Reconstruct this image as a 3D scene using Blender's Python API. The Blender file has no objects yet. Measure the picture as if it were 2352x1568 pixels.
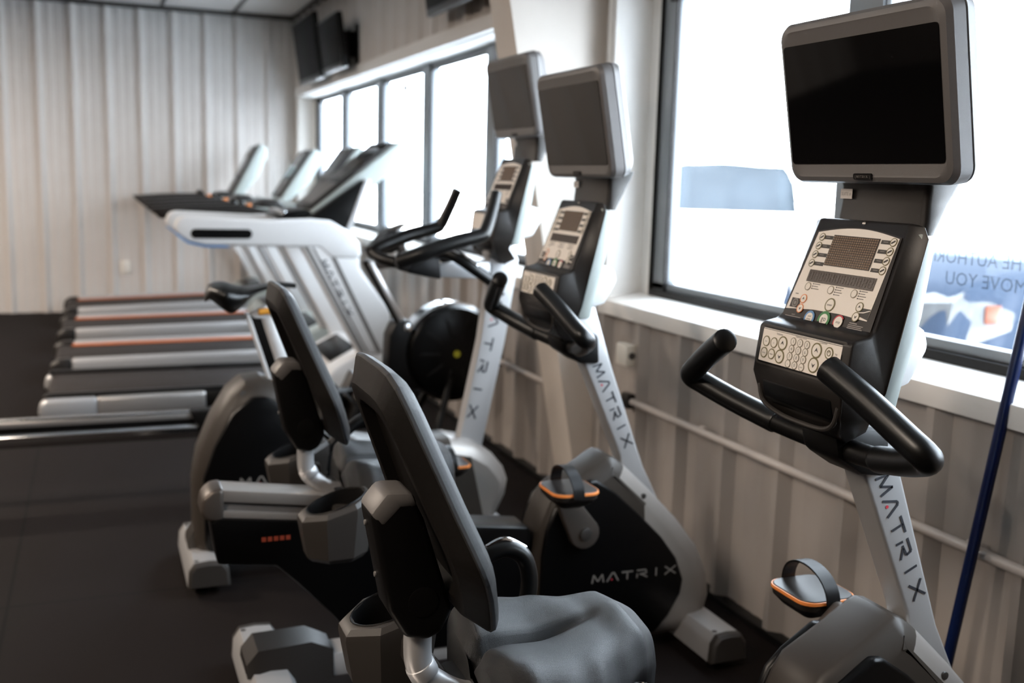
import bpy, bmesh, math, random
from mathutils import Vector, Matrix
random.seed(7)
C = bpy.context.scene.collection
scn = bpy.context.scene
PI = math.pi
# ------------------------------------------------------------------ materials
def mat(name, col, rough=.5, metal=0., bump=0., scale=200., var=.06, coat=0., spec=.5, detail=3.):
    m = bpy.data.materials.new(name); m.use_nodes = True
    nt = m.node_tree; b = nt.nodes['Principled BSDF']
    b.inputs['Roughness'].default_value = rough
    b.inputs['Metallic'].default_value = metal
    b.inputs['Coat Weight'].default_value = coat
    b.inputs['Specular IOR Level'].default_value = spec
    tc = nt.nodes.new('ShaderNodeTexCoord')
    nz = nt.nodes.new('ShaderNodeTexNoise'); nz.inputs['Scale'].default_value = scale; nz.inputs['Detail'].default_value = detail
    nt.links.new(tc.outputs['Object'], nz.inputs['Vector'])
    mr = nt.nodes.new('ShaderNodeMapRange')
    mr.inputs['To Min'].default_value = 1-var; mr.inputs['To Max'].default_value = 1+var
    nt.links.new(nz.outputs['Fac'], mr.inputs['Value'])
    vm = nt.nodes.new('ShaderNodeVectorMath'); vm.operation = 'SCALE'
    vm.inputs[0].default_value = col
    nt.links.new(mr.outputs['Result'], vm.inputs['Scale'])
    nt.links.new(vm.outputs['Vector'], b.inputs['Base Color'])
    if bump:
        bp = nt.nodes.new('ShaderNodeBump'); bp.inputs['Strength'].default_value = bump; bp.inputs['Distance'].default_value = .002
        nt.links.new(nz.outputs['Fac'], bp.inputs['Height']); nt.links.new(bp.outputs['Normal'], b.inputs['Normal'])
    return m

def glass_mat(name, tint=(1,1,1), fac=.06):
    m = bpy.data.materials.new(name); m.use_nodes = True
    nt = m.node_tree; nt.nodes.clear()
    o = nt.nodes.new('ShaderNodeOutputMaterial'); mx = nt.nodes.new('ShaderNodeMixShader')
    t = nt.nodes.new('ShaderNodeBsdfTransparent'); g = nt.nodes.new('ShaderNodeBsdfGlossy')
    t.inputs['Color'].default_value = (*tint, 1); g.inputs['Roughness'].default_value = .02
    lw = nt.nodes.new('ShaderNodeLayerWeight'); pw = nt.nodes.new('ShaderNodeMath'); pw.operation = 'POWER'; pw.inputs[1].default_value = 5
    ma = nt.nodes.new('ShaderNodeMath'); ma.operation = 'MULTIPLY_ADD'; ma.inputs[1].default_value = .6; ma.inputs[2].default_value = .03
    nt.links.new(lw.outputs['Facing'], pw.inputs[0]); nt.links.new(pw.outputs[0], ma.inputs[0]); nt.links.new(ma.outputs[0], mx.inputs[0])
    nt.links.new(t.outputs[0], mx.inputs[1]); nt.links.new(g.outputs[0], mx.inputs[2])
    nt.links.new(mx.outputs[0], o.inputs[0])
    return m

M = {}
M['panel'] = mat('wall_panel_paint', (.62,.58,.545), .42, scale=6, var=.04)
M['wainscot'] = mat('taupe_panel_paint', (.36,.325,.295), .42, scale=6, var=.04)  # darker taupe for the right wall below the sill
M['panel_dark'] = mat('brown_wall_paint', (.13,.105,.092), .6, scale=6, var=.04)  # unseen left and front walls, coloured dark to cut bounced light
M['drywall'] = mat('white_paint', (.8,.78,.75), .6, scale=30, var=.03)
M['trim'] = mat('trim_white_paint', (.82,.79,.75), .5, scale=20, var=.03)
M['ceil'] = mat('ceiling_panel', (.56,.53,.50), .7, scale=15, var=.04)
M['seam'] = mat('dark_seam', (.05,.045,.04), .7)
M['floor'] = mat('black_rubber_floor', (.0088,.0062,.0054), .75, bump=.25, scale=260, var=.35, detail=6, spec=.10)
M['frame'] = mat('window_aluminium', (.20,.215,.23), .45, .2)
M['gasket'] = mat('window_gasket', (.009,.008,.008), .5, spec=.2)
M['column'] = mat('column_paint', (.70,.63,.56), .55, scale=20, var=.03)
M['silver'] = mat('silver_paint', (.47,.47,.475), .36, .45, bump=.05, scale=900, var=.05)
M['satin'] = mat('satin_grey_plastic', (.15,.142,.138), .42, .1, bump=.12, scale=1300, var=.08)
M['tan'] = mat('champagne_plastic', (.10,.084,.073), .38, .5, bump=.06, scale=900, var=.06)
M['hood'] = mat('olive_brown_plastic', (.040,.033,.027), .42, bump=.08, scale=900, var=.06, spec=.35)
M['cover'] = mat('warm_silver_plastic', (.30,.275,.255), .40, .35, bump=.06, scale=900, var=.06)
M['white'] = mat('white_gloss_plastic', (.66,.66,.66), .35, scale=60, var=.03, coat=.2)
M['pale'] = mat('pale_grey_plastic', (.36,.40,.385), .4, scale=60, var=.04)
M['black'] = mat('black_plastic', (.0035,.0032,.0032), .42, bump=.08, scale=900, var=.2, spec=.22)
M['gloss'] = mat('black_gloss_panel', (.002,.002,.0022), .3, scale=80, var=.1, spec=.2)
M['char'] = mat('charcoal_plastic', (.014,.0115,.010), .36, bump=.1, scale=1100, var=.12, spec=.4)
M['grey'] = mat('dark_grey_plastic', (.036,.032,.029), .42, bump=.1, scale=1100, var=.1, spec=.4)
M['vinyl'] = mat('black_vinyl', (.0062,.0068,.0082), .34, bump=.6, scale=1300, var=.25, detail=5, spec=.5)
M['shell'] = mat('backrest_shell', (.0062,.0050,.0042), .5, bump=.5, scale=1400, var=.2, detail=4, spec=.14)
M['rubber'] = mat('grip_rubber', (.0035,.0035,.0035), .34, bump=.06, scale=1500, var=.2, spec=.45)
M['alu'] = mat('brushed_aluminium', (.68,.66,.64), .28, .8, bump=.05, scale=500, var=.05)
M['chrome'] = mat('bright_steel', (.75,.76,.77), .12, 1.)
M['screen'] = mat('screen_glass', (.003,.003,.0035), .05, spec=.2, scale=20, var=.02)
M['overlay'] = mat('overlay_cream', (.90,.83,.75), .5, scale=400, var=.03)
M['ovdark'] = mat('overlay_dark', (.016,.012,.0115), .45, scale=400, var=.05, spec=.3)
M['lens'] = mat('display_lens', (.035,.018,.010), .25, scale=300, var=.1)
M['dot'] = mat('display_dot', (.19,.115,.062), .4, scale=300, var=.1)
M['seg'] = mat('display_segment', (.055,.038,.03), .4)
M['ring'] = mat('button_ring_olive', (.20,.17,.075), .5)
M['ringg'] = mat('button_ring_tan', (.33,.29,.22), .5)
M['btn'] = mat('button_face', (.88,.82,.74), .5)
M['ink'] = mat('print_ink', (.06,.055,.05), .6)
M['inkl'] = mat('print_ink_light', (.25,.23,.21), .6)
M['white_ink'] = mat('print_white', (.42,.38,.36), .6)
M['green'] = mat('go_green', (.035,.22,.06), .5)
M['blue'] = mat('cool_blue', (.11,.28,.55), .5)
M['red'] = mat('stop_red', (.55,.03,.05), .5)
M['orange'] = mat('orange_trim', (.75,.23,.05), .45)
M['olight'] = mat('orange_print', (.35,.06,.03), .5)
M['amber'] = mat('amber_lever', (.80,.36,.05), .4)
M['deckstrip'] = mat('orange_belt_line', (.42,.115,.038), .6, spec=.2)
M['belt'] = mat('treadmill_belt', (.024,.020,.019), .6, bump=.2, scale=600, var=.15, spec=.2)
M['logo'] = mat('logo_dark', (.025,.027,.035), .5)
M['logol'] = mat('logo_light', (.20,.185,.17), .5)
M['sticker'] = mat('sticker_white', (.62,.58,.55), .5)
M['pole'] = mat('blue_pole_paint', (.004,.011,.055), .3, scale=40, var=.1, spec=.3)
M['plate'] = mat('ivory_plate', (.8,.76,.68), .4)
M['conduit'] = mat('painted_conduit', (.52,.47,.43), .45)
M['snow'] = mat('snow_ground', (.72,.76,.80), .8, scale=.5, var=.03)
M['hill'] = mat('hillside', (.0072,.0096,.0125), .9, scale=.35, var=.3, spec=0.)
M['car'] = mat('car_blue_grey', (.024,.033,.050), .6, .0, scale=30, spec=.02)
M['lamp'] = mat('headlight_lens', (.06,.062,.064), .2, scale=14, var=.5, spec=.2)
M['turn'] = mat('amber_turn_lens', (.11,.035,.02), .3, spec=.1)
M['tyre'] = mat('tyre_rubber', (.01,.01,.012), .8, spec=.1)
M['carglass'] = mat('car_glass', (.05,.055,.06), .05, spec=.5)
M['frost'] = glass_mat('frosted_letter', (.45,.46,.46), .0)
M['tan_ink'] = mat('yellow_mark', (.45,.42,.02), .5)
M['tvscreen'] = mat('television_screen', (.003,.003,.003), .5, spec=.05, scale=20, var=.02)
M['glass'] = glass_mat('window_glass')
M['led'] = mat('fixture_white', (.8,.8,.8), .5)

# ------------------------------------------------------------------ mesh builder
ORG = Vector((0,0,0))
class MB:
    def __init__(s, m):
        s.v=[]; s.f=[]; s.fm=[]; s.ms=[M[m]]
    def mi(s, m):
        if m is None: return 0
        if M[m] not in s.ms: s.ms.append(M[m])
        return s.ms.index(M[m])
    def add(s, vs, fs, m=None):
        o=len(s.v); k=s.mi(m)
        s.v += [tuple(v) for v in vs]
        for f in fs: s.f.append([i+o for i in f]); s.fm.append(k)
        return s
    def bm(s, bm, m=None):
        bmesh.ops.recalc_face_normals(bm, faces=bm.faces[:])
        bm.verts.index_update()
        s.add([v.co[:] for v in bm.verts], [[v.index for v in f.verts] for f in bm.faces], m); bm.free(); return s
    # convex-ish polygon (x,z) run along y, with optional per-point half widths
    def prism(s, pts, y0, y1, bev=0, m=None, seg=2, hw=None):
        bm=bmesh.new(); n=len(pts)
        a=[bm.verts.new((p[0], (-hw[i] if hw else y0), p[1])) for i,p in enumerate(pts)]
        b=[bm.verts.new((p[0], ( hw[i] if hw else y1), p[1])) for i,p in enumerate(pts)]
        bm.faces.new(a); bm.faces.new(b[::-1])
        for i in range(n): bm.faces.new((a[i],b[i],b[(i+1)%n],a[(i+1)%n]))
        bmesh.ops.recalc_face_normals(bm, faces=bm.faces[:])
        if bev:
            es=[e for e in bm.edges if len(e.link_faces)==2 and e.calc_face_angle(0)>.5]
            bmesh.ops.bevel(bm, geom=es, offset=bev, segments=seg, affect='EDGES', profile=.5, clamp_overlap=True)
        bmesh.ops.triangulate(bm, faces=[f for f in bm.faces if len(f.verts)>4])
        return s.bm(bm, m)
    def box(s, c, d, bev=0, m=None, rot=None, seg=2):
        bm=bmesh.new(); bmesh.ops.create_cube(bm, size=1)
        for v in bm.verts: v.co=Vector((v.co.x*d[0], v.co.y*d[1], v.co.z*d[2]))
        if bev: bmesh.ops.bevel(bm, geom=bm.edges[:], offset=bev, segments=seg, affect='EDGES', profile=.5, clamp_overlap=True)
        R=Matrix.Identity(3)
        if rot: R=(Matrix.Rotation(rot[2],3,'Z')@Matrix.Rotation(rot[1],3,'Y')@Matrix.Rotation(rot[0],3,'X'))
        for v in bm.verts: v.co=R@v.co+Vector(c)
        return s.bm(bm, m)
    def loft(s, rings, m=None, cap0=True, cap1=True, closed=True):
        n=len(rings[0]); vs=[p for r in rings for p in r]; fs=[]
        for i in range(len(rings)-1):
            for j in range(n if closed else n-1):
                k=(j+1)%n
                fs.append([i*n+j, i*n+k, (i+1)*n+k, (i+1)*n+j])
        bm=bmesh.new(); bv=[bm.verts.new(p) for p in vs]
        for f in fs:
            try: bm.faces.new([bv[i] for i in f])
            except ValueError: pass
        if closed and cap0: bm.faces.new(bv[:n])
        if closed and cap1: bm.faces.new(bv[-n:])
        big=[f for f in bm.faces if len(f.verts)>4]
        bmesh.ops.triangulate(bm, faces=big)
        return s.bm(bm, m)
    def tube(s, pts, r, m=None, seg=14, sub=6, smooth=True, flat=1.):
        P=[Vector(p) for p in pts]
        rs=list(r) if isinstance(r,(list,tuple)) else [r]*len(P)
        if smooth and len(P)>2:
            Q=[];S=[]
            for i in range(len(P)-1):
                p0=P[max(i-1,0)];p1=P[i];p2=P[i+1];p3=P[min(i+2,len(P)-1)]
                for k in range(sub):
                    t=k/sub
                    Q.append(.5*((2*p1)+(p2-p0)*t+(2*p0-5*p1+4*p2-p3)*t*t+(3*p1-p0-3*p2+p3)*t**3)); S.append(rs[i]*(1-t)+rs[i+1]*t)
            Q.append(P[-1]);S.append(rs[-1]); P,rs=Q,S
        d0=(P[1]-P[0]).normalized(); up=Vector((0,0,1)) if abs(d0.z)<.9 else Vector((1,0,0))
        nn=(up-d0*up.dot(d0)).normalized(); rings=[]
        def ring(c,n,b,rad): return [c+(n*math.cos(2*PI*k/seg)*flat+b*math.sin(2*PI*k/seg))*rad for k in range(seg)]
        for i,p in enumerate(P):
            d=((P[min(i+1,len(P)-1)]-P[max(i-1,0)])).normalized()
            nn=(nn-d*nn.dot(d)).normalized(); b=d.cross(nn)
            if i==0:
                for q in (.3,.8): rings.append(ring(p-d*rs[0]*.35*(1-q), nn,b,rs[0]*math.sqrt(max(0,1-(1-q)**2))))
            rings.append(ring(p,nn,b,rs[i]))
            if i==len(P)-1:
                for q in (.8,.3): rings.append(ring(p+d*rs[i]*.35*(1-q), nn,b,rs[i]*math.sqrt(max(0,1-(1-q)**2))))
        return s.loft(rings, m)
    def lathe(s, prof, c, axis='z', m=None, seg=32, caps=(True,True)):
        rings=[]
        for (r,h) in prof:
            ring=[]
            for k in range(seg):
                a=2*PI*k/seg; u=r*math.cos(a); w=r*math.sin(a)
                ring.append({'z':(c[0]+u,c[1]+w,c[2]+h),'y':(c[0]+u,c[1]+h,c[2]+w),'x':(c[0]+h,c[1]+u,c[2]+w)}[axis])
            rings.append(ring)
        return s.loft(rings, m, *caps)
    # thin plate in a frame F=(origin,u,v,n)
    def plate(s, F, pts, off=.0, th=.001, m=None):
        o,u,v,n=F
        a=[o+u*p[0]+v*p[1]+n*off for p in pts]; b=[o+u*p[0]+v*p[1]+n*(off+th) for p in pts]
        k=len(pts); bm=bmesh.new()
        av=[bm.verts.new(q) for q in a]; bv=[bm.verts.new(q) for q in b]
        bm.faces.new(av[::-1]); bm.faces.new(bv)
        for i in range(k): bm.faces.new((av[i],av[(i+1)%k],bv[(i+1)%k],bv[i]))
        bmesh.ops.triangulate(bm, faces=[f for f in bm.faces if len(f.verts)>4])
        return s.bm(bm, m)
    def rect(s, F, u0, v0, u1, v1, off=0, th=.001, m=None): return s.plate(F, [(u0,v0),(u1,v0),(u1,v1),(u0,v1)], off, th, m)
    def disc(s, F, u, v, r, off=0, th=.001, m=None, seg=28): return s.plate(F, [(u+r*math.cos(2*PI*k/seg), v+r*math.sin(2*PI*k/seg)) for k in range(seg)], off, th, m)
    def arc(s, F, u, v, r0, r1, a0, a1, off=0, th=.001, m=None, seg=20):
        p=[(u+r1*math.cos(a0+(a1-a0)*k/seg), v+r1*math.sin(a0+(a1-a0)*k/seg)) for k in range(seg+1)]
        q=[(u+r0*math.cos(a0+(a1-a0)*k/seg), v+r0*math.sin(a0+(a1-a0)*k/seg)) for k in range(seg+1)]
        for k in range(seg): s.plate(F,[q[k],p[k],p[k+1],q[k+1]],off,th,m)
        return s
    def text(s, F, txt, u, v, size, off=.001, m=None, center=True, wide=1.):
        vs,fs,w=text_mesh(txt); sc=size
        du = -w*sc*wide/2 if center else 0
        o,U,V,N=F
        s.add([o+U*(u+du+x*sc*wide)+V*(v+y*sc)+N*off for x,y in vs], fs, m); return s
    def stroke(s, F, p, q, w, off=.0006, m=None):
        d=Vector((q[0]-p[0],q[1]-p[1])); d.normalize(); n=Vector((-d.y,d.x))*w/2; e=d*w*.0
        s.plate(F,[(p[0]+n.x-e.x,p[1]+n.y-e.y),(p[0]-n.x-e.x,p[1]-n.y-e.y),(q[0]-n.x+e.x,q[1]-n.y+e.y),(q[0]+n.x+e.x,q[1]+n.y+e.y)],off,.0005,m); return s
    def split(s, test):
        """two builders: faces whose centre passes the test, and the rest"""
        a,b=MB.__new__(MB),MB.__new__(MB)
        for q in (a,b): q.v=list(s.v); q.f=[]; q.fm=[]; q.ms=list(s.ms)
        for f,m in zip(s.f,s.fm):
            c=[sum(s.v[i][k] for i in f)/len(f) for k in range(3)]
            q=a if test(c) else b
            q.f.append(f); q.fm.append(m)
        for q in (a,b):
            used=sorted({i for f in q.f for i in f}); mp={i:k for k,i in enumerate(used)}
            q.v=[q.v[i] for i in used]; q.f=[[mp[i] for i in f] for f in q.f]
        return a,b
    def build(s, name, parent=None, ang=35, smooth=True):
        me=bpy.data.meshes.new(name)
        off = parent_origin(parent)
        me.from_pydata([(v[0]-off[0], v[1]-off[1], v[2]-off[2]) for v in s.v], [], s.f)
        for m in s.ms: me.materials.append(m)
        me.polygons.foreach_set('material_index', s.fm)
        if smooth:
            me.polygons.foreach_set('use_smooth', [True]*len(me.polygons))
            me.set_sharp_from_angle(angle=math.radians(ang))
        me.update()
        o=bpy.data.objects.new(name, me); C.objects.link(o)
        if parent is not None: o.parent=parent
        return o
def parent_origin(p):
    o=Vector((0,0,0))
    while p is not None: o += p.location; p=p.parent
    return o + LOCAL[0]
LOCAL=[Vector((0,0,0))]      # where local coordinates of the machine being built start
_tc={}
def text_mesh(txt):
    if txt not in _tc:
        cu=bpy.data.curves.new('t','FONT'); cu.body=txt; cu.size=1; cu.resolution_u=2
        ob=bpy.data.objects.new('t',cu); C.objects.link(ob)
        dg=bpy.context.evaluated_depsgraph_get(); me=bpy.data.meshes.new_from_object(ob.evaluated_get(dg))
        vs=[(v.co.x,v.co.y) for v in me.vertices]; fs=[list(p.vertices) for p in me.polygons]
        w=max([v[0] for v in vs]+[0]); _tc[txt]=(vs,fs,w)
        bpy.data.objects.remove(ob); bpy.data.curves.remove(cu); bpy.data.meshes.remove(me)
    return _tc[txt]
LOGO={'M':[((0,0),(.12,.7)),((.12,.7),(.5,.12)),((.5,.12),(.88,.7)),((.88,.7),(1,0))],
 'A':[((0,0),(.45,.7)),((.45,.7),(.62,.7)),((.62,.7),(1,0))],
 'T':[((0,.65),(1,.65)),((.5,.65),(.5,0))],
 'R':[((.06,.65),(.85,.65)),((.85,.65),(.92,.36)),((.92,.36),(.3,.30)),((.45,.30),(1,0)),((.1,.38),(.06,0))],
 'I':[((.5,.7),(.5,0))],
 'X':[((0,.7),(1,0)),((1,.7),(0,0))]}
def logo(mb, F, u, v, h, adv, wid, m, dot=None, st=.16):
    """stylised capitals: A with no crossbar"""
    w='MATRIX'
    for i,ch in enumerate(w):
        x0=u+i*adv
        for (p,q) in LOGO[ch]:
            mb.stroke(F,(x0+p[0]*wid, v+p[1]*h/.7),(x0+q[0]*wid, v+q[1]*h/.7), h*st, m=m)
        if ch=='A' and dot: mb.disc(F, x0+wid*.42, v+h*.2, h*.11, .0006, .0005, m=dot, seg=10)
def frame(o, u, v):
    u=Vector(u).normalized(); v=Vector(v).normalized(); return (Vector(o),u,v,u.cross(v).normalized())
def thing(name, label, cat, loc, group=None):
    o=bpy.data.objects.new(name, None); C.objects.link(o); o.location=loc
    o.empty_display_size=.1
    o['label']=label; o['category']=cat
    if group: o['group']=group
    return o
def tag(o, label, cat, group=None):
    o['label']=label; o['category']=cat
    if group: o['group']=group
    return o
def struct(o, label=None, cat=None):
    o['kind']='structure'
    if label: o['label']=label; o['category']=cat
    return o
def inset(pts, d):
    """shrink a closed (x,z) outline by d along its corner normals"""
    n=len(pts); A=sum(pts[i][0]*pts[(i+1)%n][1]-pts[(i+1)%n][0]*pts[i][1] for i in range(n)); sg=1 if A>0 else -1
    out=[]
    for i in range(n):
        a=Vector(pts[i-1]);b=Vector(pts[i]);c=Vector(pts[(i+1)%n])
        e1=(b-a).normalized();e2=(c-b).normalized()
        n1=Vector((-e1.y,e1.x))*sg;n2=Vector((-e2.y,e2.x))*sg
        m=(n1+n2).normalized(); k=min(1.6,1/max(.35,m.dot(n1)))
        q=b+m*d*k; out.append((q.x,q.y))
    return out
def rrect(w, h, r, n=5):
    """rounded rectangle, half sizes"""
    p=[]
    for (cx,cy,a) in ((w-r,h-r,0),(-w+r,h-r,PI/2),(-w+r,-h+r,PI),(w-r,-h+r,3*PI/2)):
        for k in range(n+1): p.append((cx+r*math.cos(a+PI/2*k/n), cy+r*math.sin(a+PI/2*k/n)))
    return p
W=1.953; YB=11.02; ZC=2.96; XL=-6.5; YF=-4.5
# ------------------------------------------------------------------ room shell
def rib_line(t0, t1, pitch=.305, phase=0., minor=1.):
    """metal liner panel: (position, height towards the room)"""
    base=[(0,0),(.030,.034),(.056,.034),(.086,0),(.140,0),(.146,.006*minor),(.162,.006*minor),(.168,0),(.224,0),(.230,.006*minor),(.246,.006*minor),(.252,0)]
    out=[(t0,0)]; k=math.floor((t0-phase)/pitch)-1
    while k*pitch+phase<t1:
        for (a,h) in base:
            t=k*pitch+phase+a
            if t0+.002<t<t1-.002: out.append((t,h))
        k+=1
    out.append((t1,0)); return out
def panel_piece(mb, axis, face, sgn, t0, t1, z0, z1, thick, phase, m=None):
    ln=rib_line(t0,t1,phase=phase,minor=.25 if z1<1 else 1.)
    pts=[(t, face-sgn*h) for t,h in ln]+[(t1,face+sgn*thick),(t0,face+sgn*thick)]
    bm=bmesh.new(); mk=(lambda p,z: (p[1],p[0],z)) if axis=='y' else (lambda p,z:(p[0],p[1],z))
    a=[bm.verts.new(mk(p,z0)) for p in pts]; b=[bm.verts.new(mk(p,z1)) for p in pts]; n=len(pts)
    f0=bm.faces.new(a); f1=bm.faces.new(b[::-1])
    for i in range(n): bm.faces.new((a[i],b[i],b[(i+1)%n],a[(i+1)%n]))
    bmesh.ops.recalc_face_normals(bm, faces=bm.faces[:]); bmesh.ops.triangulate(bm, faces=[f0,f1]); mb.bm(bm,m)
SZ=.885; HZ=2.14
w2=(.42,3.80); w1=(4.62,10.74)
mb=MB('panel')
ph=2.545
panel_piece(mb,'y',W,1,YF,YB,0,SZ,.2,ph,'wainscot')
panel_piece(mb,'y',W,1,YF,YB,HZ+.02,ZC,.2,ph)
for a,b in ((YF,w2[0]),(w2[1],w1[0]),(w1[1],YB)): panel_piece(mb,'y',W,1,a,b,SZ,HZ+.02,.2,ph)
struct(mb.build('wall_right',ang=20))
mb=MB('panel'); panel_piece(mb,'x',YB,1,XL,W+.2,0,ZC,.2,.105); struct(mb.build('wall_back',ang=20))
mb=MB('panel_dark'); panel_piece(mb,'y',XL,-1,YF,YB,0,ZC,.2,0); struct(mb.build('wall_left',ang=20))
mb=MB('panel_dark'); panel_piece(mb,'x',YF,-1,XL-.2,W+.2,0,ZC,.2,0); struct(mb.build('wall_front',ang=20))
mb=MB('floor'); mb.box(((XL+W)/2,(YF+YB)/2,-.05),(W-XL+.4,YB-YF+.4,.1))
fl=struct(mb.build('floor'))
# mat seams in the floor material
nt=M['floor'].node_tree; bs=nt.nodes['Principled BSDF']
src=bs.inputs['Base Color'].links[0].from_socket
tc=nt.nodes.new('ShaderNodeTexCoord'); bk=nt.nodes.new('ShaderNodeTexBrick')
bk.inputs['Scale'].default_value=1.; bk.inputs['Mortar Size'].default_value=.006; bk.inputs['Brick Width'].default_value=2.4; bk.inputs['Row Height'].default_value=1.22; bk.offset=0
bk.inputs['Color1'].default_value=(1,1,1,1); bk.inputs['Color2'].default_value=(.9,.9,.9,1); bk.inputs['Mortar'].default_value=(.35,.35,.35,1)
mp=nt.nodes.new('ShaderNodeMapping'); mp.inputs['Location'].default_value=(.3,.12,0)
nt.links.new(tc.outputs['Object'],mp.inputs['Vector']); nt.links.new(mp.outputs['Vector'],bk.inputs['Vector'])
mul=nt.nodes.new('ShaderNodeVectorMath'); mul.operation='MULTIPLY'
nt.links.new(src,mul.inputs[0]); nt.links.new(bk.outputs['Color'],mul.inputs[1]); nt.links.new(mul.outputs['Vector'],bs.inputs['Base Color'])
mb=MB('ceil'); mb.box(((XL+W)/2,(YF+YB)/2,ZC+.05),(W-XL+.4,YB-YF+.4,.1))
x=.655
xs=[]
while x>XL: xs.append(x); x-=.68
xs += [1.335]
for x in xs: mb.box((x,(YF+YB)/2,ZC-.004),(.035,YB-YF,.012),m='seam')
for y in (YB-.03,): mb.box(((XL+W)/2,y,ZC-.02),(W-XL,.05,.04),m='seam')
mb.box((W-.03,(YF+YB)/2,ZC-.02),(.05,YB-YF,.04),m='seam')
struct(mb.build('ceiling'))
mb=MB('black'); mb.box((W-.018,(YF+YB)/2,.012),(.044,YB-YF,.024),.004); struct(mb.build('baseboard_right'))
# tapered portal-frame column between the windows
mb=MB('column'); mb.prism([(1.905,0),(W+.05,0),(W+.05,ZC),(1.365,ZC)],3.93,4.15,.004)
struct(mb.build('column'),'cream tapered building column standing between the two windows','column')

def window(name, y0, y1, mull, lab):
    R1=y1; y1=y1-(.09 if y1<5 else .15)          # the metal frame stops short of the plastered opening
    f=MB('frame'); x0,x1=2.085,2.13; zb,zt=.955,HZ+.01
    f.box(((x0+x1)/2,(y0+y1)/2,zb+.042),(x1-x0,y1-y0,.03),.004)
    f.box(((x0+x1)/2,(y0+y1)/2,zt-.02),(x1-x0,y1-y0,.05),.004)
    f.box(((x0+x1)/2,y0+.03,(zb+zt)/2),(x1-x0,.06,zt-zb),.004)
    f.box(((x0+x1)/2,y1-.055,(zb+zt)/2),(x1-x0,.11,zt-zb),.004)
    for y in mull: f.box(((x0+x1)/2,y,(zb+zt)/2),(x1-x0+.03,.15,zt-zb),.004)
    w=struct(f.build(name)); 
    g=MB('gasket')
    g.box((x0-.002,(y0+y1)/2,zb+.010),(.03,y1-y0-.01,.034),.003)
    g.box((x0-.002,(y0+y1)/2,zt-.052),(.012,y1-y0-.12,.014))
    ys=[y0]+sorted(mull)+[y1]
    for a,b in zip(ys[:-1],ys[1:]):
        for y in (a+(.062 if a==y0 else .077), b-(.114 if b==y1 else .077)): g.box((x0-.001,y,(zb+zt)/2),(.016,.008,zt-zb-.02))
    g.box((x0-.003,y1-.004,(zb+zt)/2),(.02,.010,zt-zb)); g.box((x0-.003,y0+.004,(zb+zt)/2),(.02,.010,zt-zb))
    g.build('gasket',w)
    p=MB('glass')
    for a,b in zip(ys[:-1],ys[1:]): p.box((2.112,(a+b)/2,(zb+zt)/2),(.006,b-a-.06,zt-zb-.05))
    p.build('pane',w)
    yf=y1; y1=R1
    # reveals, sill board and casing
    c=MB('trim'); d=.02
    c.box((2.05,y1+.008,(SZ+HZ)/2),(.22,d,HZ-SZ+.04),.003); c.box((2.05,y0-.008,(SZ+HZ)/2),(.22,d,HZ-SZ+.04),.003)
    c.box((2.05,(y0+y1)/2,HZ+.012),(.22,y1-y0,d),.003)
    c.box((2.12,(yf+R1)/2,(SZ+HZ)/2),(.075,R1-yf+.01,HZ-SZ+.02),.002)
    c.build('reveal',w)
    s=MB('trim')
    s.prism([(1.905,SZ-.012),(1.905,SZ+.046),(2.10,SZ+.075),(2.16,SZ+.06),(2.16,SZ-.012)],y0-.04,y1+.03,.004)
    s.build('sill',w)
    k=MB('trim')
    k.box((W-.012,y1+.035,(SZ+HZ)/2+.05),(.036,.07,HZ-SZ-.05),.003)
    k.box((W-.012,y0-.035,(SZ+HZ)/2+.05),(.036,.07,HZ-SZ-.05),.003)
    k.box((W-.02,(y0+y1)/2,HZ+.055),(.06,y1-y0+.14,.085),.004)
    k.build('casing',w)
    return w
win2=window('window_2',w2[0],w2[1],(2.52,1.37),'')
win1=window('window_1',w1[0],w1[1],(5.60,6.84,8.09,9.36),'')
mb=MB('satin'); mb.box((2.107,7.47,2.03),(.003,.12,.05)); mb.build('sticker',win1)
# vinyl lettering on the near pane, read from outside
F=frame((2.107,0,0),(0,1,0),(0,0,1))
mb=MB('frost')
def wtext(t, ya, z, size, wide): # ya = where the word ends on the camera's left
    vs,fs,wd=text_mesh(t); mb.text(F,t,ya-wd*size*wide,z,size,off=-.0012,center=False,wide=wide)
wtext('R WITHOUT',2.20,1.270,.050,1.0)
wtext('HE AUTHORIT',2.24,1.213,.050,1.0)
wtext('MOVE YOU',2.16,1.157,.050,1.05)
wtext('NED',2.075,1.395,.045,1.0)
wtext('EN',2.03,1.46,.045,1.0)
wtext('ING',2.10,1.625,.055,1.0)
mb.build('lettering',win2)
# ------------------------------------------------------------------ wall fittings
mb=MB('conduit'); mb.tube([(1.905,3.50,.565),(1.905,-2,.565)],.0135,smooth=False)
for y in (3.0,1.8,.4): mb.box((1.915,y,.565),(.02,.03,.038),.004)
mb.box((1.902,3.525,.565),(.036,.06,.06),.008,m='char')
tag(mb.build('conduit'),'thin painted conduit running along the ribbed wall under the near window','conduit')
mb=MB('conduit'); mb.tube([(1.905,4.93,.48),(1.905,4.16,.48)],.0135,smooth=False); mb.box((1.902,4.94,.48),(.036,.05,.06),.008,m='char')
tag(mb.build('wall_conduit'),'short painted conduit on the wall beyond the cream column','conduit')
mb=MB('plate'); mb.box((1.897,3.55,.742),(.046,.09,.085),.008); mb.lathe([(.014,-.0471),(.014,-.044)],(1.90,3.55,.742),'y',m='ink',seg=14)
o=tag(mb.build('outlet_box'),'small white surface outlet box on the wall under the window corner','outlet')
mb=MB('plate'); mb.box((.262,YB-.010,.435),(.085,.018,.13),.006)
mb.box((.262,YB-.0205,.46),(.03,.004,.03),.002,m='sticker'); mb.box((.262,YB-.0205,.41),(.03,.004,.03),.002,m='sticker')
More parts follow.
